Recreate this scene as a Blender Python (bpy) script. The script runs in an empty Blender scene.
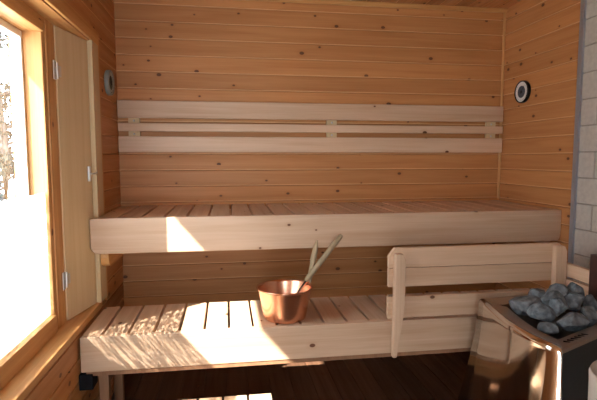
import bpy, bmesh, math, random
from mathutils import Vector, Matrix, Euler, noise
random.seed(7)
scene = bpy.context.scene
col = scene.collection

# ------------------------------------------------------------------ camera, world, sun, exposure
CAM = Vector((0.618, -2.9018, 1.256)); YAW, PITCH, ROLL, FPX = 0.1503, 0.088, -0.0008, 474.0
cd = bpy.data.cameras.new('camera'); cam = bpy.data.objects.new('camera', cd); col.objects.link(cam)
cd.sensor_fit = 'HORIZONTAL'; cd.sensor_width = 36.0; cd.lens = FPX / 597.0 * 36.0; cd.clip_start = 0.02
fw = Vector((math.sin(YAW)*math.cos(PITCH), math.cos(YAW)*math.cos(PITCH), -math.sin(PITCH)))
ri = Vector((math.cos(YAW), -math.sin(YAW), 0)); up = ri.cross(fw)
ri2 = math.cos(ROLL)*ri + math.sin(ROLL)*up; up2 = -math.sin(ROLL)*ri + math.cos(ROLL)*up
m = Matrix((ri2, up2, -fw)).transposed().to_4x4(); m.translation = CAM
cam.matrix_world = m
scene.camera = cam

world = bpy.data.worlds.new('World'); scene.world = world; world.use_nodes = True
bg = world.node_tree.nodes['Background']
bg.inputs['Color'].default_value = (0.84, 0.92, 1.0, 1); bg.inputs['Strength'].default_value = 5.4

sd = bpy.data.lights.new('sun', 'SUN'); sun = bpy.data.objects.new('sun', sd); col.objects.link(sun)
sd.energy = 16.0; sd.angle = math.radians(0.6); sd.color = (1.0, 0.95, 0.86)
sun.rotation_euler = Vector((1.30, 1.0, -1.56)).to_track_quat('-Z', 'Y').to_euler()
sun.location = (-6, -4, 8)

vs = scene.view_settings
scene.display_settings.display_device = 'sRGB'
vs.view_transform = 'Standard'; vs.look = 'None'; vs.gamma = 1.0; vs.use_curve_mapping = False
vs.exposure = 0.92
scene.cycles.max_bounces = 12; scene.cycles.diffuse_bounces = 7; scene.cycles.glossy_bounces = 6
scene.cycles.transmission_bounces = 8; scene.cycles.transparent_max_bounces = 12
scene.cycles.sample_clamp_indirect = 6.0

# ------------------------------------------------------------------ materials
def nodes_of(name):
    mt = bpy.data.materials.new(name); mt.use_nodes = True
    nt = mt.node_tree
    return mt, nt, nt.nodes['Principled BSDF']

def math_node(nt, op, a, b=None):
    n = nt.nodes.new('ShaderNodeMath'); n.operation = op
    for i, v in enumerate((a, b)):
        if v is None: continue
        if isinstance(v, (int, float)): n.inputs[i].default_value = v
        else: nt.links.new(v, n.inputs[i])
    return n.outputs[0]

def mix_col(nt, fac, a, b, mode='MIX'):
    n = nt.nodes.new('ShaderNodeMix'); n.data_type = 'RGBA'; n.blend_type = mode
    for sock, v in ((n.inputs[0], fac), (n.inputs[6], a), (n.inputs[7], b)):
        if isinstance(v, (int, float)): sock.default_value = v
        elif isinstance(v, tuple): sock.default_value = v
        else: nt.links.new(v, sock)
    return n.outputs[2]

def ramp(nt, fac, stops):
    n = nt.nodes.new('ShaderNodeValToRGB')
    el = n.color_ramp.elements
    el[0].position, el[0].color = stops[0][0], stops[0][1]
    el[1].position, el[1].color = stops[-1][0], stops[-1][1]
    for p, c in stops[1:-1]:
        e = el.new(p); e.color = c
    nt.links.new(fac, n.inputs[0])
    return n.outputs[0]

def smooth(nt, v, lo, hi, t0=0.0, t1=1.0):
    n = nt.nodes.new('ShaderNodeMapRange'); n.interpolation_type = 'SMOOTHSTEP'
    nt.links.new(v, n.inputs[0])
    n.inputs[1].default_value = lo; n.inputs[2].default_value = hi
    n.inputs[3].default_value = t0; n.inputs[4].default_value = t1
    return n.outputs[0]

def wood(name, a, b, light, dark, tone=0.16, knots=0.22, rough=0.5, knot_col=(0.13, 0.05, 0.02, 1), ks=(7.0, 10.5), knot_r=0.075, spec=0.35):
    """boards with their grain along axis a (0,1,2), b is the axis across the face"""
    c = 3 - a - b
    mt, nt, bs = nodes_of(name)
    tc = nt.nodes.new('ShaderNodeTexCoord'); sp = nt.nodes.new('ShaderNodeSeparateXYZ')
    nt.links.new(tc.outputs['Object'], sp.inputs[0])
    geo = nt.nodes.new('ShaderNodeNewGeometry'); oi = nt.nodes.new('ShaderNodeObjectInfo')
    isl = geo.outputs['Random Per Island']
    off = math_node(nt, 'ADD', math_node(nt, 'MULTIPLY', isl, 37.0), math_node(nt, 'MULTIPLY', oi.outputs['Random'], 13.0))
    A = math_node(nt, 'ADD', sp.outputs[a], off); B = math_node(nt, 'ADD', sp.outputs[b], off); Cc = sp.outputs[c]
    def vec(sa, sb, sc):
        n = nt.nodes.new('ShaderNodeCombineXYZ')
        nt.links.new(math_node(nt, 'MULTIPLY', A, sa), n.inputs[0])
        nt.links.new(math_node(nt, 'MULTIPLY', B, sb), n.inputs[1])
        nt.links.new(math_node(nt, 'MULTIPLY', Cc, sc), n.inputs[2])
        return n.outputs[0]
    # knots first: the grain bends round them
    vo = nt.nodes.new('ShaderNodeTexVoronoi'); vo.voronoi_dimensions = '2D'; vo.inputs['Scale'].default_value = 1.0
    nt.links.new(vec(ks[0], ks[1], 0), vo.inputs['Vector'])
    spc = nt.nodes.new('ShaderNodeSeparateColor'); nt.links.new(vo.outputs['Color'], spc.inputs[0])
    has = math_node(nt, 'LESS_THAN', spc.outputs[0], knots)
    r = math_node(nt, 'MULTIPLY_ADD', spc.outputs[1], knot_r); r.node.inputs[2].default_value = knot_r*0.5
    rel = math_node(nt, 'DIVIDE', vo.outputs['Distance'], r)
    kmask = math_node(nt, 'MULTIPLY', smooth(nt, rel, 0.75, 1.1, 1.0, 0.0), has)
    halo = math_node(nt, 'MULTIPLY', smooth(nt, rel, 0.8, 3.0, 1.0, 0.0), has)
    # grain
    n1 = nt.nodes.new('ShaderNodeTexNoise'); n1.inputs['Scale'].default_value = 1.0; n1.inputs['Detail'].default_value = 4.0
    n1.inputs['Distortion'].default_value = 0.5
    nt.links.new(vec(1.3, 26.0, 26.0), n1.inputs['Vector'])
    n2 = nt.nodes.new('ShaderNodeTexNoise'); n2.inputs['Scale'].default_value = 1.0; n2.inputs['Detail'].default_value = 3.0
    nt.links.new(vec(4.0, 190.0, 190.0), n2.inputs['Vector'])
    g = math_node(nt, 'ADD', math_node(nt, 'MULTIPLY', n1.outputs[0], 0.72), math_node(nt, 'MULTIPLY', n2.outputs[0], 0.28))
    g = math_node(nt, 'SUBTRACT', g, math_node(nt, 'MULTIPLY', halo, 0.10))
    mid = tuple((x*0.55 + y*0.45) for x, y in zip(light, dark))
    cl = ramp(nt, g, [(0.30, dark+(1,)), (0.47, mid+(1,)), (0.62, light+(1,))])
    # tone of each board
    wn = nt.nodes.new('ShaderNodeTexWhiteNoise'); wn.noise_dimensions = '1D'; nt.links.new(off, wn.inputs['W'])
    tv = math_node(nt, 'MULTIPLY_ADD', wn.outputs[0], 2*tone); tv.node.inputs[2].default_value = 1.0-tone
    hs = nt.nodes.new('ShaderNodeHueSaturation'); nt.links.new(cl, hs.inputs['Color']); nt.links.new(tv, hs.inputs['Value'])
    final = mix_col(nt, kmask, hs.outputs[0], knot_col)
    nt.links.new(final, bs.inputs['Base Color'])
    nt.links.new(smooth(nt, g, 0.3, 0.65, rough+0.10, rough-0.04), bs.inputs['Roughness'])
    bs.inputs['Specular IOR Level'].default_value = spec
    bp = nt.nodes.new('ShaderNodeBump'); bp.inputs['Strength'].default_value = 0.12; bp.inputs['Distance'].default_value = 0.002
    nt.links.new(g, bp.inputs['Height']); nt.links.new(bp.outputs[0], bs.inputs['Normal'])
    return mt

def plain(name, c, rough=0.5, metal=0.0, bump=0.0, bscale=60.0, var=0.0, spec=None):
    mt, nt, bs = nodes_of(name)
    bs.inputs['Base Color'].default_value = c + (1,)
    bs.inputs['Roughness'].default_value = rough; bs.inputs['Metallic'].default_value = metal
    if spec is not None: bs.inputs['Specular IOR Level'].default_value = spec
    if bump or var:
        tc = nt.nodes.new('ShaderNodeTexCoord')
        n = nt.nodes.new('ShaderNodeTexNoise'); n.inputs['Scale'].default_value = bscale; n.inputs['Detail'].default_value = 4
        nt.links.new(tc.outputs['Object'], n.inputs['Vector'])
        if bump:
            b = nt.nodes.new('ShaderNodeBump'); b.inputs['Strength'].default_value = bump; b.inputs['Distance'].default_value = 0.004
            nt.links.new(n.outputs[0], b.inputs['Height']); nt.links.new(b.outputs[0], bs.inputs['Normal'])
        if var:
            lo = tuple(x*(1-var) for x in c)+(1,); hi = tuple(min(1, x*(1+var)) for x in c)+(1,)
            nt.links.new(ramp(nt, n.outputs[0], [(0.3, lo), (0.7, hi)]), bs.inputs['Base Color'])
    return mt

PL, PD = (0.52, 0.240, 0.087), (0.41, 0.168, 0.054)      # oiled pine panelling
M = {}
M['pine_x'] = wood('pine_panel_back', 0, 2, PL, PD, 0.08, 0.30)
M['pine_y'] = wood('pine_panel_side', 1, 2, PL, PD, 0.08, 0.30)
M['pine_ceil'] = wood('pine_panel_ceiling', 1, 0, PL, PD)
M['tongue'] = plain('unoiled_tongue', (0.66, 0.37, 0.165), 0.55)
FL, FD = (0.62, 0.34, 0.125), (0.46, 0.215, 0.07)      # window frame, sill and casing
M['frame_x'] = wood('frame_wood_x', 0, 1, FL, FD, 0.06, 0.2)
M['frame_y'] = wood('frame_wood_y', 1, 2, FL, FD, 0.06, 0.2)
M['frame_z'] = wood('frame_wood_z', 2, 1, FL, FD, 0.06, 0.2)
AL, AD = (0.62, 0.44, 0.30), (0.50, 0.325, 0.20)      # pale bench wood
M['bench_x'] = wood('bench_wood_x', 0, 2, AL, AD, 0.07, 0.10, 0.42)
M['bench_y'] = wood('bench_wood_y', 1, 0, AL, AD, 0.12, 0.12, 0.45)
M['bench_yz'] = wood('bench_wood_side', 1, 2, AL, AD, 0.07, 0.10, 0.45)
M['bench_z'] = wood('bench_wood_z', 2, 0, AL, AD, 0.06, 0.05, 0.45)
M['hatch'] = wood('hatch_wood', 2, 1, (0.66, 0.515, 0.305), (0.60, 0.45, 0.25), 0.03, 0.0, 0.5)
M['floor'] = wood('floor_wood', 1, 0, (0.12, 0.058, 0.032), (0.07, 0.033, 0.018), 0.25, 0.1, 0.5)
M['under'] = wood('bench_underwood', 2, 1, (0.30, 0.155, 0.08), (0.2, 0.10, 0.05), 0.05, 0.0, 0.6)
M['handle'] = wood('weathered_handle', 2, 0, (0.36, 0.275, 0.165), (0.25, 0.18, 0.10), 0.08, 0.0, 0.55)

M['brick'] = plain('painted_brick', (0.46, 0.425, 0.37), 0.75, 0, 0.35, 45, 0.08)
M['mortar'] = plain('mortar', (0.30, 0.27, 0.235), 0.9, 0, 0.3, 80, 0.08)
M['steel'] = plain('grey_steel', (0.36, 0.38, 0.42), 0.45, 0.6)
M['polished'] = plain('polished_steel', (0.76, 0.72, 0.67), 0.09, 1.0, 0.12, 7)
M['rim'] = plain('stove_rim_steel', (0.42, 0.315, 0.235), 0.30, 1.0, 0.05, 9)
M['black'] = plain('black_metal', (0.018, 0.018, 0.017), 0.38, 0.3)
M['darkgrey'] = plain('dark_grey_metal', (0.07, 0.065, 0.06), 0.3, 0.8)
M['stone'] = plain('sauna_stone_rock', (0.135, 0.16, 0.175), 0.75, 0, 0.9, 38, 0.6)
M['copper'] = plain('copper', (0.82, 0.45, 0.30), 0.27, 1.0, 0.06, 25, 0.08)
M['iron'] = plain('dark_iron', (0.05, 0.04, 0.035), 0.4, 0.8)
M['zinc'] = plain('zinc_hardware', (0.62, 0.62, 0.60), 0.4, 0.75)
M['dial_white'] = plain('dial_white', (0.72, 0.72, 0.68), 0.5)
M['dial_green'] = plain('dial_green', (0.015, 0.055, 0.035), 0.4)
M['dial_blue'] = plain('dial_blue', (0.05, 0.065, 0.085), 0.4)
M['silver'] = plain('dial_silver', (0.27, 0.30, 0.27), 0.4, 0.3)
M['dial_pale'] = plain('dial_pale_green', (0.46, 0.52, 0.46), 0.45)
M['white_paint'] = plain('white_paint', (0.82, 0.81, 0.78), 0.45)
M['pail_white'] = plain('pale_enamel', (0.60, 0.55, 0.48), 0.4)
M['ground'] = plain('pale_ground', (0.60, 0.60, 0.58), 0.9, 0, 0.2, 8, 0.1)
M['bark'] = plain('bark', (0.08, 0.075, 0.07), 0.9, 0, 0.5, 30, 0.3)
M['leaf'] = plain('leaf', (0.040, 0.050, 0.046), 0.9, 0, 0, 5, 0.4, 0.1)
M['darkwood'] = plain('dark_red_wood', (0.055, 0.022, 0.017), 0.5, 0, 0.1, 30, 0.3)
M['char'] = plain('dark_bracket', (0.006, 0.006, 0.008), 0.8, 0, 0, 60, 0, 0.2)

def glass_mat():
    mt = bpy.data.materials.new('clear_glass'); mt.use_nodes = True; nt = mt.node_tree; nt.nodes.clear()
    o = nt.nodes.new('ShaderNodeOutputMaterial'); mx = nt.nodes.new('ShaderNodeMixShader')
    t = nt.nodes.new('ShaderNodeBsdfTransparent'); g = nt.nodes.new('ShaderNodeBsdfGlossy'); g.inputs['Roughness'].default_value = 0.02
    f = nt.nodes.new('ShaderNodeLayerWeight'); f.inputs['Blend'].default_value = 0.5
    fac = math_node(nt, 'MULTIPLY_ADD', math_node(nt, 'POWER', f.outputs['Facing'], 5.0), 0.6); fac.node.inputs[2].default_value = 0.03
    nt.links.new(fac, mx.inputs[0]); nt.links.new(t.outputs[0], mx.inputs[1]); nt.links.new(g.outputs[0], mx.inputs[2])
    nt.links.new(mx.outputs[0], o.inputs[0]); return mt
M['glass'] = glass_mat()

def frosted_mat():
    """white frosted film: scatters the daylight, with clearer wavy streaks added to dapple the sun they let through"""
    mt = bpy.data.materials.new('frosted_film'); mt.use_nodes = True; nt = mt.node_tree; nt.nodes.clear()
    o = nt.nodes.new('ShaderNodeOutputMaterial'); mx = nt.nodes.new('ShaderNodeMixShader')
    t = nt.nodes.new('ShaderNodeBsdfTransparent'); tr = nt.nodes.new('ShaderNodeBsdfTranslucent')
    tr.inputs[0].default_value = (0.42, 0.43, 0.43, 1)
    tc = nt.nodes.new('ShaderNodeTexCoord')
    mp = nt.nodes.new('ShaderNodeMapping'); mp.inputs['Rotation'].default_value = (math.radians(38), 0, 0); mp.inputs['Scale'].default_value = (1, 9, 46)
    nt.links.new(tc.outputs['Object'], mp.inputs['Vector'])
    n = nt.nodes.new('ShaderNodeTexNoise'); n.inputs['Scale'].default_value = 1.0; n.inputs['Detail'].default_value = 2; n.inputs['Distortion'].default_value = 2.2
    nt.links.new(mp.outputs[0], n.inputs['Vector'])
    clear = smooth(nt, n.outputs[0], 0.48, 0.57, 0.05, 0.60)
    nt.links.new(clear, mx.inputs[0]); nt.links.new(tr.outputs[0], mx.inputs[1]); nt.links.new(t.outputs[0], mx.inputs[2])
    nt.links.new(mx.outputs[0], o.inputs[0]); return mt
M['frosted'] = frosted_mat()

# ------------------------------------------------------------------ mesh helpers
def BM(): return bmesh.new()

def bx(bm, x0, x1, y0, y1, z0, z1, bev=0.0, rot=None, piv=None):
    t = bmesh.new()
    bmesh.ops.create_cube(t, size=1.0)
    for v in t.verts:
        v.co = Vector(((x0+x1)/2 + v.co.x*(x1-x0), (y0+y1)/2 + v.co.y*(y1-y0), (z0+z1)/2 + v.co.z*(z1-z0)))
    if bev: bmesh.ops.bevel(t, geom=list(t.edges), offset=bev, segments=2, affect='EDGES', profile=0.6)
    if rot is not None:
        p = Vector(piv)
        for v in t.verts: v.co = p + rot @ (v.co - p)
    merge(bm, t)

def merge(bm, t):
    me = bpy.data.meshes.new('tmp'); t.to_mesh(me); t.free(); bm.from_mesh(me); bpy.data.meshes.remove(me)

def prism(bm, poly, lo, hi, axis, bev=0.0):
    """closed polygon (2-D, in the two other axes in order) extruded along axis"""
    t = bmesh.new()
    def P(u, v, w):
        return Vector((w, u, v)) if axis == 0 else Vector((u, w, v)) if axis == 1 else Vector((u, v, w))
    a = [t.verts.new(P(u, v, lo)) for u, v in poly]; b = [t.verts.new(P(u, v, hi)) for u, v in poly]
    t.faces.new(a); t.faces.new(list(reversed(b)))
    for i in range(len(poly)):
        j = (i+1) % len(poly); t.faces.new((a[i], b[i], b[j], a[j]))
    bmesh.ops.recalc_face_normals(t, faces=list(t.faces))
    if bev: bmesh.ops.bevel(t, geom=list(t.edges), offset=bev, segments=2, affect='EDGES', profile=0.6)
    merge(bm, t)

def tube(bm, pts, radii, n=14, squash=1.0, cap=True):
    pts = [Vector(p) for p in pts]; rings = []
    for i, p in enumerate(pts):
        d = (pts[min(i+1, len(pts)-1)] - pts[max(i-1, 0)]).normalized()
        s = d.cross(Vector((0, 0, 1)));
        if s.length < 1e-3: s = Vector((1, 0, 0))
        s.normalize(); w = s.cross(d); r = radii[i] if isinstance(radii, (list, tuple)) else radii
        rings.append([bm.verts.new(p + s*math.cos(2*math.pi*k/n)*r + w*math.sin(2*math.pi*k/n)*r*squash) for k in range(n)])
    for a, b in zip(rings, rings[1:]):
        for k in range(n): bm.faces.new((a[k], a[(k+1) % n], b[(k+1) % n], b[k]))
    if cap: bm.faces.new(list(reversed(rings[0]))); bm.faces.new(rings[-1])
    bmesh.ops.recalc_face_normals(bm, faces=list(bm.faces))

def lathe(bm, prof, c, axis='Z', n=48, closed=False):
    """profile of (radius, height) turned about an axis through c"""
    c = Vector(c); rings = []
    def P(r, h, a):
        u, v = r*math.cos(a), r*math.sin(a)
        return c + (Vector((u, v, h)) if axis == 'Z' else Vector((h, u, v)))
    for r, h in prof:
        if r < 1e-6: rings.append([bm.verts.new(P(0, h, 0))])
        else: rings.append([bm.verts.new(P(r, h, 2*math.pi*k/n)) for k in range(n)])
    pairs = list(zip(rings, rings[1:]))
    if closed: pairs.append((rings[-1], rings[0]))
    for a, b in pairs:
        for k in range(n):
            k2 = (k+1) % n
            if len(a) == 1: bm.faces.new((a[0], b[k2], b[k]))
            elif len(b) == 1: bm.faces.new((a[k], a[k2], b[0]))
            else: bm.faces.new((a[k], a[k2], b[k2], b[k]))
    bmesh.ops.recalc_face_normals(bm, faces=list(bm.faces))

def obj(name, bm, mat, parent=None, smooth_=False, label=None):
    """link one mesh object; its shape is given in world metres"""
    root = parent
    while root is not None and root.parent is not None: root = root.parent
    if root is not None:
        off = Vector(root.location)
        for v in bm.verts: v.co -= off
    me = bpy.data.meshes.new(name); bm.to_mesh(me); bm.free()
    if smooth_:
        for p in me.polygons: p.use_smooth = True
    o = bpy.data.objects.new(name, me); col.objects.link(o)
    me.materials.append(M[mat] if isinstance(mat, str) else mat)
    if parent is not None: o.parent = parent
    if label: o['label'] = label
    return o

def thing(name, label, cat, loc, group=None):
    o = bpy.data.objects.new(name, None); col.objects.link(o); o.location = loc; o.empty_display_size = 0.1
    o['label'] = label; o['category'] = cat
    if group: o['group'] = group
    return o

def struct(name, bm, mat, parent=None):
    o = obj(name, bm, mat, parent)
    if parent is None: o['kind'] = 'structure'
    if isinstance(mat, str) and mat.startswith('pine'): o.data.materials.append(M['tongue'])
    return o

# ------------------------------------------------------------------ the room
W, H, PITCHB = 2.4, 2.205, 0.095
Z0 = 1.9436 % PITCHB
YF = -3.6                      # wall behind the camera
SILL, HEAD, OPEN_FAR, OPEN_NEAR = 0.56, 1.80, -0.50, -1.85

def panel(bm, mapf, a0, a1, b0, b1, back=0.10, ext=0.0):
    """tongue-and-groove boards, pitch PITCHB along b, running along a; mapf(a, b, d) gives the point, d is out into the room"""
    k = math.floor((b0 - Z0) / PITCHB)
    while Z0 + k*PITCHB < b1:
        s = Z0 + k*PITCHB
        prof = [(0, -0.012), (0.0, -0.0085), (0.002, -0.0085), (0.002, -0.004), (0.0070, -0.0038), (0.0071, -0.0012), (0.009, 0), (PITCHB-0.003, 0), (PITCHB-0.001, -0.002), (PITCHB, -0.0085), (PITCHB, -0.012)]
        pts = [(min(max(s+q, b0), b1), d) for q, d in prof]
        va = [bm.verts.new(mapf(a0, q, d)) for q, d in pts]; vb = [bm.verts.new(mapf(a1, q, d)) for q, d in pts]
        for i in range(len(pts)-1):
            if (pts[i+1][0]-pts[i][0]) + abs(pts[i+1][1]-pts[i][1]) > 1e-6:
                f = bm.faces.new((va[i], vb[i], vb[i+1], va[i+1]))
                if i == 3: f.material_index = 1      # the paler tongue that shows at each joint
        k += 1
    # solid wall behind the boards
    t = bmesh.new(); c = [t.verts.new(mapf(a, b, d)) for d in (-0.012, -back) for a, b in ((a0-ext, b0), (a1+ext, b0), (a1+ext, b1), (a0-ext, b1))]
    for f in ((0, 1, 2, 3), (7, 6, 5, 4), (0, 4, 5, 1), (1, 5, 6, 2), (2, 6, 7, 3), (3, 7, 4, 0)): t.faces.new([c[i] for i in f])
    bmesh.ops.recalc_face_normals(t, faces=list(t.faces)); merge(bm, t)

bm = BM(); panel(bm, lambda a, b, d: Vector((a, -d, b)), -0.0, W, 0.0, H, 0.10, 0.10); struct('wall_back', bm, 'pine_x')
bm = BM()
L = lambda a, b, d: Vector((d, a, b))
panel(bm, L, OPEN_FAR, 0.0, 0, H); panel(bm, L, OPEN_NEAR, OPEN_FAR, 0, SILL-0.028)
panel(bm, L, OPEN_NEAR, OPEN_FAR, HEAD, H); panel(bm, L, YF, OPEN_NEAR, 0, H)
struct('wall_left', bm, 'pine_y')
YB = -0.688
bm = BM(); panel(bm, lambda a, b, d: Vector((W-d, a, b)), YB, 0.0, 0, H); struct('wall_right', bm, 'pine_y')
DX0, DX1, DZ = 0.06, 0.80, 1.95
Fm = lambda a, b, d: Vector((a, YF+d, b))
bm = BM(); panel(bm, Fm, -0.1, DX0, 0, H); panel(bm, Fm, DX1, W+0.1, 0, H); panel(bm, Fm, DX0, DX1, DZ, H); struct('wall_front', bm, 'pine_x')
bm = BM(); panel(bm, lambda a, b, d: Vector((b, a, H-d)), YF, 0, 0, W, 0.10, 0.10); struct('ceiling', bm, 'pine_ceil')

# painted brick lining on the right wall beside the stove
bm = BM(); bx(bm, W+0.0, W+0.1, YF, YB, 0, H)
wb = struct('wall_right_brick', bm, 'mortar')
bm = BM(); CH, CL = 0.131, 0.272
for r in range(18):
    z = -0.02 + r*CH
    y = YB - 0.003 + (CL/2 if r % 2 else 0)
    while y > YF:
        y0, y1 = max(y-CL+0.007, YF), min(y, YB-0.003); z0, z1 = max(z, 0.0), min(z+CH-0.007, H-0.001)
        if y1-y0 > 0.02 and z1-z0 > 0.02:
            bx(bm, W-0.006, W+0.03, y0, y1, z0, z1, 0.003)
        y -= CL
obj('brick_courses', bm, 'brick', wb)
bm = BM(); bx(bm, W-0.012, W+0.02, YB-0.03, YB+0.006, 0, H-0.005, 0.002)
bx(bm, W-0.018, W-0.010, YB-0.030, YB-0.022, 0, H-0.005); struct('trim_1', bm, 'steel')

# floor of dark boards
bm = BM(); x = 0.0
while x < W:
    bx(bm, x+0.002, min(x+0.118, W), YF, 0, -0.04, 0.0, 0.003); x += 0.12
bx(bm, -0.1, W+0.1, YF, 0.1, -0.12, -0.006); struct('floor', bm, 'floor')
# corner and ceiling beads
bm = BM(); prism(bm, [(W-0.012, -0.001), (W-0.012, -0.006), (W-0.006, -0.012), (W-0.001, -0.012), (W-0.001, -0.001)], 0.99, H-0.02, 2); struct('trim_2', bm, 'frame_z')
bm = BM(); prism(bm, [(-0.001, H-0.024), (-0.012, H-0.024), (-0.024, H-0.012), (-0.024, H-0.001), (-0.001, H-0.001)], 0.0, W, 0); struct('trim_3', bm, 'frame_x')

WY0, WY1, WZ0, WZ1 = -1.80, -0.889, SILL, 1.772
# ------------------------------------------------------------------ window recess: sill, casing, post, window, hatch
bm = BM(); bx(bm, -0.20, 0.006, OPEN_NEAR+0.002, OPEN_FAR-0.002, SILL-0.026, SILL, 0.004); struct('trim_4', bm, 'frame_y')       # sill board
bm = BM(); bx(bm, -0.20, -0.001, OPEN_NEAR+0.002, OPEN_FAR-0.002, HEAD-0.004, HEAD+0.02); struct('trim_5', bm, 'frame_y')           # soffit of the recess
bm = BM(); bx(bm, 0.001, 0.014, OPEN_NEAR-0.06, -0.432, HEAD, HEAD+0.062, 0.003); struct('trim_6', bm, 'frame_y')                   # head casing
bm = BM(); bx(bm, -0.10, 0.012, -0.545, -0.435, SILL, HEAD, 0.004); struct('trim_7', bm, 'hatch')                                    # pale jamb between hatch and panelling
bm = BM(); bx(bm, 0.0005, 0.010, -0.434, -0.410, SILL-0.02, HEAD+0.062, 0.002); struct('trim_8', bm, 'frame_z')                       # narrow casing strip
bm = BM(); bx(bm, -0.20, -0.068, -0.888, -0.798, SILL, HEAD-0.004, 0.003); struct('trim_9', bm, 'frame_z')                            # post between window and hatch
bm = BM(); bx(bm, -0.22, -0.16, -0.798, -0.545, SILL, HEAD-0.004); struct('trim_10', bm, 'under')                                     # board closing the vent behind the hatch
bm = BM(); bx(bm, -0.20, -0.07, OPEN_NEAR, -0.888, WZ1, HEAD-0.004); struct('trim_11', bm, 'frame_y')                               # fill above the window

# window_1
win = bpy.data.objects.new('window_1', None); col.objects.link(win); win.location = (-0.13, (WY0+WY1)/2, WZ0); win['kind'] = 'structure'
bm = BM(); bx(bm, -0.192, -0.072, WY1-0.036, WY1, WZ0, WZ1, 0.004); bx(bm, -0.192, -0.062, WY0, WY0+0.036, WZ0, WZ1, 0.004)
obj('window_frame', bm, 'frame_z', win)
bm = BM(); bx(bm, -0.192, -0.062, WY0+0.036, WY1-0.036, WZ1-0.036, WZ1, 0.004); obj('head_rail', bm, 'frame_y', win)
bm = BM(); bx(bm, -0.192, -0.062, WY0+0.036, WY1-0.036, WZ0, WZ0+0.072, 0.004); obj('bottom_rail', bm, 'frame_y', win)
iy0, iy1, iz0, iz1 = WY0+0.036, WY1-0.036, WZ0+0.072, WZ1-0.036
bm = BM()
for a in ((iy1-0.014, iy1, iz0, iz1), (iy0, iy0+0.014, iz0, iz1)): bx(bm, -0.180, -0.140, *a, 0.004)
bx(bm, -0.180, -0.140, iy0+0.014, iy1-0.014, iz1-0.026, iz1, 0.004); bx(bm, -0.180, -0.140, iy0+0.014, iy1-0.014, iz0, iz0+0.05, 0.004)
obj('sash', bm, 'white_paint', win)
bm = BM(); bx(bm, -0.162, -0.158, iy0+0.010, iy1-0.010, iz0+0.045, iz1-0.022); obj('pane', bm, 'glass', win)
bm = BM(); bx(bm, -0.0855, -0.0850, iy0+0.001, iy1-0.001, iz0+0.001, 1.122); obj('frosted_panel', bm, 'frosted', win)  # guessed panel; top edge and streaks shape the sun patch and its dapples
# wall strip between the window and the wall corner nearer than the window
bm = BM(); bx(bm, -0.2, -0.068, OPEN_NEAR, WY0, SILL, WZ1); struct('trim_12', bm, 'frame_z')

# unseen eave added over the window to set the sun patch's upper edge
bm = BM(); bx(bm, -0.70, -0.101, YF, 0.1, 2.26, 2.32); struct('sun_cutoff_eave', bm, 'under')

# unseen glazed door added behind the camera to let in fill daylight
dr = bpy.data.objects.new('fill_door_1', None); col.objects.link(dr); dr.location = (0.43, YF, 0); dr['kind'] = 'structure'
bm = BM()
for a in ((DX0+0.002, DX0+0.05, 0.005, DZ-0.002), (DX1-0.05, DX1-0.002, 0.005, DZ-0.002), (DX0+0.05, DX1-0.05, DZ-0.06, DZ-0.002), (DX0+0.05, DX1-0.05, 0.005, 0.10)):
    bx(bm, a[0], a[1], YF-0.08, YF-0.03, a[2], a[3], 0.003)
obj('fill_door_frame', bm, 'frame_z', dr)
bm = BM(); bx(bm, DX0+0.045, DX1-0.045, YF-0.058, YF-0.052, 0.095, DZ-0.055); obj('pane', bm, 'glass', dr)
bm = BM(); tube(bm, [(DX1-0.06, YF-0.03, 0.95), (DX1-0.06, YF+0.02, 0.97), (DX1-0.06, YF+0.02, 1.13), (DX1-0.06, YF-0.03, 1.15)], 0.011, 12); obj('fill_door_handle', bm, 'frame_z', dr, True)

# ventilation hatch, a little ajar
HP = Vector((-0.064, -0.802, SILL))
hat = thing('ventilation_hatch', 'tall narrow pale wood hatch beside the window, standing slightly ajar', 'hatch', HP)
ROT = Matrix.Rotation(math.radians(-13), 3, 'Z')
bm = BM(); bx(bm, HP.x-0.030, HP.x, HP.y+0.004, HP.y+0.254, SILL+0.003, HEAD-0.006, 0.003, ROT, HP); obj('panel', bm, 'hatch', hat)
for z in (1.575, 0.705):
    bm = BM(); bx(bm, HP.x-0.001, HP.x+0.003, HP.y-0.034, HP.y-0.006, z, z+0.075, 0.001)
    tube(bm, [(HP.x+0.004, HP.y, z+0.005), (HP.x+0.004, HP.y, z+0.070)], 0.005, 12)
    bx(bm, HP.x+0.001, HP.x+0.004, HP.y+0.006, HP.y+0.030, z+0.016, z+0.060, 0.001, ROT, HP)
    h = obj('hinge', bm, 'zinc', hat)
bm = BM(); e = HP + ROT @ Vector((0.0, 0.220, 0)); z = 1.185
bx(bm, e.x, e.x+0.010, e.y-0.012, e.y+0.012, z-0.035, z+0.035, 0.003)
tube(bm, [(e.x+0.012, e.y, z), (e.x+0.022, e.y+0.01, z), (e.x+0.026, e.y+0.045, z+0.002), (e.x+0.020, e.y+0.06, z+0.03), (e.x+0.014, e.y+0.065, z+0.045)], 0.0045, 10)
obj('latch_hook', bm, 'zinc', hat, True)

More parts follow.
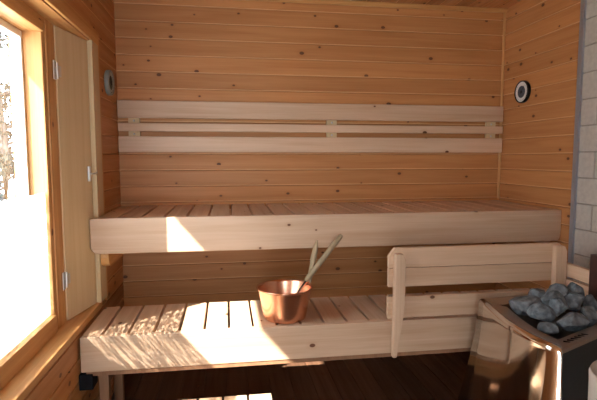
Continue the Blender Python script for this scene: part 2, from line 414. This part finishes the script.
# ------------------------------------------------------------------ ground and a tree outside
bm = BM(); bx(bm, -14, -0.25, -12, 14, -0.5, -0.35); o = struct('ground_outside', bm, 'ground')
tr = thing('tree', 'pale leafy tree seen outside through the upper clear part of the window', 'tree', (-3.05, 5.6, -0.35))
bm = BM(); tube(bm, [(-3.05, 5.6, -0.35), (-3.0, 5.62, 1.2), (-3.08, 5.6, 2.6), (-3.0, 5.6, 4.2)], [0.10, 0.08, 0.06, 0.02], 10)
tk = obj('trunk', bm, 'bark', tr, True)
bl = BM()
for i in range(46):
    z = random.uniform(0.3, 3.9); a = random.uniform(0, 6.28); l = random.uniform(0.5, 1.3)*(1.15 - z/6)
    p0 = Vector((-3.04, 5.6, z)); p1 = p0 + Vector((math.cos(a)*l*0.6, math.sin(a)*l*0.6, l*0.2)); p2 = p0 + Vector((math.cos(a)*l, math.sin(a)*l, l*0.15))
    bb = BM(); tube(bb, [p0, p1, p2], [0.022, 0.012, 0.004], 6); obj('branch', bb, 'bark', tr, True)
    for k in range(46):
        t = random.uniform(0.15, 1.05); c = p0.lerp(p2, t) + Vector([random.gauss(0, 0.10) for _ in range(3)])
        q = Euler([random.uniform(0, 6.28) for _ in range(3)]).to_matrix(); s = random.uniform(0.025, 0.05)
        bl.faces.new([bl.verts.new(c + q @ Vector(v)*s) for v in ((-1.4, 0, 0), (0, -0.7, 0.15), (1.4, 0, 0), (0, 0.7, 0.15))])
obj('foliage', bl, 'leaf', tr)

# ------------------------------------------------------------------ backrest on the back wall
br = thing('backrest', 'pale three-board wooden backrest fixed along the back wall above the upper bench', 'backrest', (1.2, -0.02, 1.291))
for z0, z1 in ((1.488, 1.587), (1.412, 1.459), (1.291, 1.383)):
    bm = BM(); bx(bm, 0.006, W-0.012, -0.042, -0.020, z0, z1, 0.004); obj('board', bm, 'bench_x', br)
for x in (0.092, 1.262, 2.318):
    bm = BM(); bx(bm, x-0.032, x+0.032, -0.0198, -0.0005, 1.30, 1.58, 0.002); b = obj('batten', bm, 'hatch', br)
    for z in (1.473, 1.397):
        bm = BM(); lathe(bm, [(0.006, 0), (0.006, 0.002), (0, 0.003)], (0, 0, 0), 'Z', 12)
        bmesh.ops.rotate(bm, verts=bm.verts, cent=(0, 0, 0), matrix=Matrix.Rotation(math.radians(90), 3, 'X'))
        bmesh.ops.translate(bm, verts=bm.verts, vec=(x, -0.0195, z)); obj('screw', bm, 'zinc', b, True)

# ------------------------------------------------------------------ benches
def slats(x0, x1, ya, yb, z0, z1, pitch=0.1055, gap=0.011, start=None):
    bm = BM(); x = x0 if start is None else start
    while x < x1-0.01:
        a, b = max(x+gap/2, x0), min(x+pitch-gap/2, x1)
        if b-a > 0.01: bx(bm, a, b, ya, yb, z0, z1, 0.003)
        x += pitch
    return bm

ub = thing('sauna_bench', 'upper bench of pale slats with a deep front board, under the backrest', 'bench', (1.2, -0.3, 0.81))
UZ = 0.978
obj('seat_slats', slats(0.004, W-0.004, -0.572, -0.004, UZ-0.028, UZ), 'bench_y', ub)
bm = BM()
cut = 0.018
prism(bm, [(-0.012, UZ), (W-0.004, UZ), (W-0.004, UZ-0.130), (W-0.008, UZ-0.150), (W-0.018, UZ-0.168), (0.020, UZ-0.168), (0.000, UZ-0.16), (-0.012, UZ-0.14)], -0.610, -0.574, 1, 0.004)
obj('front_board', bm, 'bench_x', ub)
bm = BM(); bx(bm, 0.02, W-0.02, -0.572, -0.535, UZ-0.13, UZ-0.029, 0.003); obj('front_beam', bm, 'bench_x', ub)
bm = BM(); bx(bm, 0.03, W-0.03, -0.045, -0.002, UZ-0.11, UZ-0.029, 0.003); obj('back_beam', bm, 'bench_x', ub)
for s, x0, x1 in (('l', 0.013, 0.052), ('r', W-0.040, W-0.001)):
    bm = BM(); zt, zb = UZ-0.030, UZ-0.215-(0.035 if s == 'l' else 0)
    pr = [(-0.06, zt), (-0.53, zt), (-0.545, zb+0.05), (-0.535, zb+0.02), (-0.51, zb+0.004), (-0.48, zb), (-0.06, zb)] if s == 'l' else \
         [(-0.06, zt), (-0.53, zt), (-0.53, zb+0.03), (-0.50, zb+0.012), (-0.06, zb+0.012)]
    prism(bm, pr, x0 if s == 'r' else 0.0125, x1, 0, 0.003); obj('wall_ledger', bm, 'frame_y' if s == 'l' else 'bench_yz', ub)

LZ, LF, LB, LX1 = 0.52, -0.896, -0.485, 2.392
lb = thing('sauna_bench', 'lower pull-out bench of pale slats, sunlit at its left end, carrying the copper pail', 'bench', (1.05, -0.65, 0.0))
obj('seat_slats', slats(0.012, LX1-0.004, LF+0.030, LB, LZ-0.028, LZ, start=0.725-0.1055*7), 'bench_y', lb)
bm = BM(); bx(bm, 0.010, LX1, LF, LF+0.028, LZ-0.150, LZ, 0.004); obj('front_board', bm, 'bench_x', lb)
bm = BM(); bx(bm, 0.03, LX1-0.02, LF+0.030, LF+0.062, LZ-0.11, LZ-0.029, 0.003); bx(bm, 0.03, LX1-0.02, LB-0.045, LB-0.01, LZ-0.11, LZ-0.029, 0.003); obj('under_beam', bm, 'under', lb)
bm = BM(); bx(bm, 0.03, LX1-0.02, LF+0.004, LF+0.026, LZ-0.168, LZ-0.151); obj('shadow_strip', bm, 'under', lb)  # dark strip put in for the shadow line below the front board
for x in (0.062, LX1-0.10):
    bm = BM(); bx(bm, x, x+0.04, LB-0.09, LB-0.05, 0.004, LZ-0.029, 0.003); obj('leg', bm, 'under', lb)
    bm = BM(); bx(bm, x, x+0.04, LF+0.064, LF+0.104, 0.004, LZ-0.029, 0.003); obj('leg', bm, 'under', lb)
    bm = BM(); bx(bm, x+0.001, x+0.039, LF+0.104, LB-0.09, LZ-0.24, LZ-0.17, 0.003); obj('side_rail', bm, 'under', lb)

# black bracket on the left wall under the bench end
bm = BM(); bx(bm, 0.001, 0.056, -0.90, -0.82, 0.295, 0.362, 0.004)
o = obj('wall_bracket', bm, 'char'); o['label'] = 'small black block on the left wall just under the lower bench end'; o['category'] = 'bracket'

# ------------------------------------------------------------------ guard rail by the stove
gr = thing('guard_rail', 'pale wooden guard rail fixed before the lower bench, between it and the stove', 'railing', (1.76, -0.92, 0.0))
RY = LF - 0.003
def rail_board(z0, z1, x0, x1, ch):
    bm = BM(); c = ch
    prism(bm, [(x0, z0), (x1, z0), (x1, z1-c), (x1-c*0.8, z1), (x0+c*0.8, z1), (x0, z1-c)], RY-0.024, RY, 1, 0.003)
    return bm
obj('rail', rail_board(0.771, 0.860, 1.322, 2.180, 0.035), 'bench_x', gr)
obj('rail', rail_board(0.684, 0.769, 1.322, 2.180, 0.002), 'bench_x', gr)
obj('rail', rail_board(0.542, 0.640, 1.320, 2.180, 0.002), 'bench_x', gr)
def post(x, zt, zb, w0, w1):
    bm = BM(); prism(bm, [(x, zb), (x+w1, zb), (x+w0, zb+0.22), (x+w0, zt-0.025), (x+w0-0.012, zt), (x+0.006, zt), (x+0.003, zb+0.22)], RY-0.056, RY-0.0245, 1, 0.004)
    return bm
obj('post', post(1.336, 0.838, 0.372, 0.052, 0.018), 'bench_z', gr)
obj('post', post(2.108, 0.852, 0.372, 0.060, 0.05), 'bench_z', gr)
bm = BM(); bx(bm, 2.176, 2.200, -1.088, RY-0.030, 0.706, 0.768, 0.004); obj('side_board', bm, 'bench_yz', gr)
bm = BM(); bx(bm, 2.176, 2.200, -1.088, RY-0.030, 0.600, 0.694, 0.004); obj('side_board', bm, 'bench_yz', gr)
bm = BM(); bx(bm, 2.170, 2.215, -1.150, -1.089, 0.003, 0.842, 0.004); obj('end_post', bm, 'darkwood', gr, label='dark brown post')

# ------------------------------------------------------------------ sauna stove
ST = 0.65
plan = [(1.690, -1.048), (1.676, -1.120), (1.660, -1.190), (1.646, -1.260), (1.636, -1.330), (1.632, -1.400), (1.635, -1.470), (1.646, -1.535), (1.662, -1.589)]
right = [(1.872, -1.490), (2.06, -1.405), (2.10, -1.38)]
backp = [(2.10, -1.01), (2.06, -0.985)]
full = plan + right + backp
stv = thing('sauna_stove', 'electric sauna stove with a curved polished steel front, heaped with stones', 'stove', (1.87, -1.30, 0.0))
def inset(poly, d):
    out = []; n = len(poly)
    for i in range(n):
        p0, p1, p2 = Vector(poly[i-1]), Vector(poly[i]), Vector(poly[(i+1) % n])
        e1, e2 = (p1-p0).normalized(), (p2-p1).normalized()
        n1, n2 = Vector((-e1.y, e1.x)), Vector((-e2.y, e2.x)); nn = (n1+n2).normalized()
        out.append(tuple(p1 + nn*d/max(0.45, nn.dot(n1))))
    return out
bm = BM(); prism(bm, inset(full, 0.008), 0.13, 0.60, 2); obj('body', bm, 'black', stv)
def wall_ring(bm, outer, inner, z0, z1, zi):
    n = len(outer)
    A = [bm.verts.new((*p, z0)) for p in outer]; B = [bm.verts.new((*p, z1)) for p in outer]; Cc = [bm.verts.new((*p, zi)) for p in inner]; D = [bm.verts.new((*p, 0.595)) for p in inner]
    for i in range(n):
        j = (i+1) % n
        bm.faces.new((A[i], A[j], B[j], B[i])); bm.faces.new((B[i], B[j], Cc[j], Cc[i])); bm.faces.new((Cc[i], Cc[j], D[j], D[i]))
    bmesh.ops.recalc_face_normals(bm, faces=list(bm.faces))
bm = BM(); wall_ring(bm, full, [(x+(0.020 if i < len(plan)-1 and i > 0 else 0), y) for i, (x, y) in enumerate(inset(full, 0.066))], ST-0.014, ST, ST-0.010); obj('top_rim', bm, 'rim', stv)
bm = BM(); wall_ring(bm, inset(full, 0.002), inset(full, 0.012), 0.595, ST-0.014, ST-0.014); obj('collar', bm, 'black', stv)
# polished front panel: follows the curved side, folded near its right edge
bm = BM(); prof = ((0.14, 0.075), (0.22, 0.058), (0.30, 0.043), (0.38, 0.030), (0.46, 0.019), (0.53, 0.011), (0.59, 0.006), (0.625, 0.004), (0.640, 0.003), (0.648, 0.000), (0.6525, -0.006), (0.653, -0.012))
rows = []
for z, o_ in prof:
    ring = inset(plan + right + backp, -o_)[:len(plan)]; rows.append([bm.verts.new((*p, z)) for p in ring])
for ra, rb in zip(rows, rows[1:]):
    for i in range(len(ra)-1): bm.faces.new((ra[i], rb[i], rb[i+1], ra[i+1]))
bmesh.ops.recalc_face_normals(bm, faces=list(bm.faces))
bmesh.ops.solidify(bm, geom=list(bm.faces), thickness=0.003)
fp = obj('front_panel', bm, 'polished', stv, True, label='polished steel panel')
bm = BM()
for i, (px, py) in enumerate(((1.74, -1.12), (1.72, -1.50), (2.02, -1.36), (2.04, -1.12))):
    bm = BM(); tube(bm, [(px, py, 0.002), (px, py, 0.14)], 0.018, 14); obj('leg', bm, 'black', stv, True)
# dark bars standing for illegible marks on the sloping right rim
d = (Vector((1.872, -1.490)) - Vector((1.668, -1.585))).normalized(); nrm = Vector((-d.y, d.x))
for k in range(6):
    c = Vector((1.668, -1.585)) + d*(0.085+0.024*k) + nrm*0.030
    bm = BM(); R2 = Matrix.Rotation(math.atan2(d.y, d.x)+0.5, 3, 'Z')
    bx(bm, c.x-0.005, c.x+0.005, c.y-0.012, c.y+0.012, ST-0.009, ST-0.0035, 0.001, R2, (c.x, c.y, ST)); obj('rim_mark', bm, 'char', stv)

def stone(c, r, seed, sq):
    bm = BM(); bmesh.ops.create_icosphere(bm, subdivisions=3, radius=1.0)
    rnd = random.Random(seed); planes = []
    for _ in range(11):
        v = Vector([rnd.gauss(0, 1) for _ in range(3)]).normalized(); planes.append((v, rnd.uniform(0.62, 0.9)))
    q = Euler([rnd.uniform(-0.2, 0.2), rnd.uniform(-0.2, 0.2), rnd.uniform(-0.35, 0.35)]).to_matrix()
    for v in bm.verts:
        p = v.co.normalized()
        for n_, dd in planes:
            k = p.dot(n_)
            if k > dd: p = p - n_*(k-dd)*0.92
        p = p*(1 + 0.10*noise.noise(p*2.3+Vector((seed, 0, 0))) + 0.03*noise.noise(p*7+Vector((0, seed, 0))))
        v.co = Vector(c) + q @ Vector((p.x*r*sq[0], p.y*r*sq[1], p.z*r*sq[2]))*1.12
    return bm
# stones: (x, y, z, radius, stretch, words)
S = [
 (1.828, -1.168, 0.658, (0.074, 0.048, 0.038), 'large pale grey stone at the left end of the stove heap'),
 (1.918, -1.102, 0.674, (0.034, 0.030, 0.034), 'small pale stone at the back of the heap, behind the large left end stone'),
 (1.988, -1.128, 0.684, (0.046, 0.045, 0.043), 'dark stone at the back middle of the heap, below the guard rail'),
 (2.060, -1.150, 0.694, (0.030, 0.042, 0.040), 'dark grey stone at the back of the heap, right in front of the side boards'),
 (1.815, -1.272, 0.658, (0.047, 0.042, 0.035), 'grey stone in front of the large left end stone of the heap'),
 (1.785, -1.360, 0.632, (0.034, 0.036, 0.026), 'small dark stone low against the curved front rim of the stove'),
 (1.908, -1.222, 0.688, (0.044, 0.046, 0.036), 'broad grey stone on the middle top of the heap'),
 (1.990, -1.228, 0.685, (0.040, 0.042, 0.038), 'blue-grey stone on the right half of the heap top'),
 (1.885, -1.356, 0.650, (0.055, 0.040, 0.034), 'long dark grey stone in the front row of the heap, by the front corner'),
 (1.982, -1.316, 0.652, (0.038, 0.034, 0.034), 'grey stone in the front row nearest the right edge of the photo'),
 (1.872, -1.290, 0.684, (0.036, 0.027, 0.034), 'small grey stone wedged in the middle of the heap behind the long front stone'),
 (2.062, -1.232, 0.668, (0.027, 0.034, 0.034), 'small grey stone at the right edge of the photo, halfway back in the heap'),
]
for i, (x, y, z, sq, lab) in enumerate(S):
    bm = stone((x, y, z), 1.0, i*3+5, sq)
    o = bpy.data.objects.new('sauna_stone', bpy.data.meshes.new('sauna_stone')); bmesh.ops.translate(bm, verts=bm.verts, vec=(-x, -y, -z)); bm.to_mesh(o.data); bm.free()
    o.data.materials.append(M['stone']); o.location = (x, y, z); col.objects.link(o)
    o['label'] = lab; o['category'] = 'stone'; o['group'] = 'stones heaped on the sauna stove'

# ------------------------------------------------------------------ copper pail and ladle
PC = Vector((0.875, -0.782, LZ+0.001))
pail = thing('copper_pail', 'round copper pail with an upright wooden grip, standing on the lower bench', 'pail', PC)
bm = BM(); lathe(bm, [(0, 0.0), (0.086, 0.0), (0.094, 0.005), (0.098, 0.014), (0.121, 0.136), (0.1245, 0.142), (0.1285, 0.1435), (0.130, 0.147), (0.127, 0.1505), (0.122, 0.149), (0.1185, 0.140), (0.095, 0.016), (0.085, 0.006), (0, 0.004)], PC, 'Z', 64)
obj('bowl', bm, 'copper', pail, True)
hx = Vector((0.992, -0.728, 0.0))
bm = BM(); bx(bm, hx.x-0.012, hx.x+0.013, hx.y-0.006, hx.y+0.006, PC.z+0.095, PC.z+0.160, 0.003, Matrix.Rotation(math.radians(25), 3, 'Z'), hx); obj('lug', bm, 'copper', pail)
bm = BM()
tube(bm, [(0.996, -0.724, 0.655), (1.000, -0.721, 0.675), (1.006, -0.718, 0.705), (1.014, -0.716, 0.745), (1.022, -0.714, 0.785), (1.030, -0.712, 0.825), (1.036, -0.711, 0.852), (1.039, -0.710, 0.868)],
     [0.010, 0.013, 0.014, 0.016, 0.0185, 0.016, 0.010, 0.005], 14, 0.7)
obj('grip', bm, 'handle', pail, True, label='upright weathered wooden grip')

lad = thing('ladle', 'wooden-handled ladle leaning in the copper pail, its handle pointing up to the right', 'ladle', (0.90, -0.78, LZ+0.012))
a, b, c = Vector((0.942, -0.752, 0.655)), Vector((0.978, -0.765, 0.690)), Vector((1.157, -0.715, 0.890))
bm = BM(); lathe(bm, [(0, 0.0), (0.022, 0.002), (0.036, 0.014), (0.042, 0.030), (0.0405, 0.030), (0.034, 0.015), (0.02, 0.004), (0, 0.002)], (0.860, -0.788, LZ+0.012), 'Z', 32); obj('scoop', bm, 'iron', lad, True)
bm = BM(); tube(bm, [(0.893, -0.782, LZ+0.040), (0.902, -0.778, 0.590), b], [0.0035, 0.0035, 0.004], 10); obj('shaft', bm, 'iron', lad, True)
bm = BM(); tube(bm, [b-(c-b)*0.02, b+(c-b)*0.05, b+(c-b)*0.35, b+(c-b)*0.75, b+(c-b)*0.97, c], [0.009, 0.0135, 0.0145, 0.0140, 0.013, 0.009], 14, 0.85); obj('handle', bm, 'handle', lad, True)

# ------------------------------------------------------------------ the two round gauges
def gauge(x, sgn, label, rim, face, name):
    c = Vector((x, -0.235, 1.653)); g = thing(name, label, 'gauge', c)
    h = lambda pr: [(r, sgn*d) for r, d in pr]
    bm = BM(); lathe(bm, h([(0, 0.001), (0.064, 0.001), (0.066, 0.004), (0.066, 0.022), (0.063, 0.025), (0.061, 0.024), (0.0595, 0.018), (0, 0.018)]), c, 'X', 48); obj('case', bm, rim, g, True)
    bm = BM(); lathe(bm, h([(0, 0.0185), (0.059, 0.0185), (0.059, 0.0195), (0, 0.0195)]), c, 'X', 48); d = obj('dial', bm, 'dial_white' if face != 'dial_green' else 'dial_pale', g)
    bm = BM(); lathe(bm, h([(0, 0.0197), (0.036, 0.0197), (0.036, 0.0203), (0, 0.0203)]), c, 'X', 40); obj('centre_disc', bm, face, d)
    bm = BM()
    for k in range(28):
        a = math.radians(-230 + k*10); u, v = math.cos(a), math.sin(a); r = 0.049 if k % 3 else 0.046
        tube(bm, [c+Vector((sgn*0.0200, u*r, v*r)), c+Vector((sgn*0.0200, u*0.054, v*0.054))], 0.0007, 4)
    obj('scale_marks', bm, 'black', d)
    bm = BM(); tube(bm, [c+Vector((sgn*0.0215, 0.008, -0.010)), c+Vector((sgn*0.0215, -0.026, 0.034))], [0.002, 0.0008], 6)
    lathe(bm, h([(0, 0.0204), (0.008, 0.0204), (0.008, 0.024), (0, 0.0245)]), c, 'X', 20); obj('needle', bm, 'black', g)
gauge(0.0005, 1, 'round gauge with a silvery rim and dark green centre on the left wall', 'silver', 'dial_green', 'hygrometer')
gauge(W-0.0005, -1, 'round gauge with a black rim and white dial on the right wall', 'black', 'dial_blue', 'thermometer')

# ------------------------------------------------------------------ step stool and pale bin at the picture's lower edge
stl = thing('step_stool', 'low slatted wooden step in front of the lower bench, sun on its top', 'stool', (0.54, -1.08, 0.0))
obj('top_slats', slats(0.275, 0.800, -1.225, -0.936, 0.222, 0.244, 0.105, 0.010, 0.275), 'bench_y', stl)
bm = BM(); bx(bm, 0.285, 0.79, -0.985, -0.957, 0.155, 0.2215, 0.003); bx(bm, 0.285, 0.79, -1.205, -1.177, 0.155, 0.2215, 0.003); obj('rail', bm, 'bench_x', stl)
for x in (0.30, 0.735):
    for y in (-1.176, -1.026):
        bm = BM(); bx(bm, x, x+0.04, y, y+0.04, 0.003, 0.2215, 0.003); obj('leg', bm, 'bench_z', stl)
bc = Vector((1.738, -1.825, 0.003))
bn = thing('ash_bin', 'pale rounded metal bin in front of the stove at the lower right corner', 'bin', bc)
bm = BM(); lathe(bm, [(0, 0), (0.125, 0), (0.132, 0.008), (0.138, 0.63), (0.139, 0.650), (0.135, 0.660), (0.130, 0.655), (0.126, 0.62), (0.12, 0.02), (0, 0.012)], bc, 'Z', 48); obj('shell', bm, 'pail_white', bn, True)
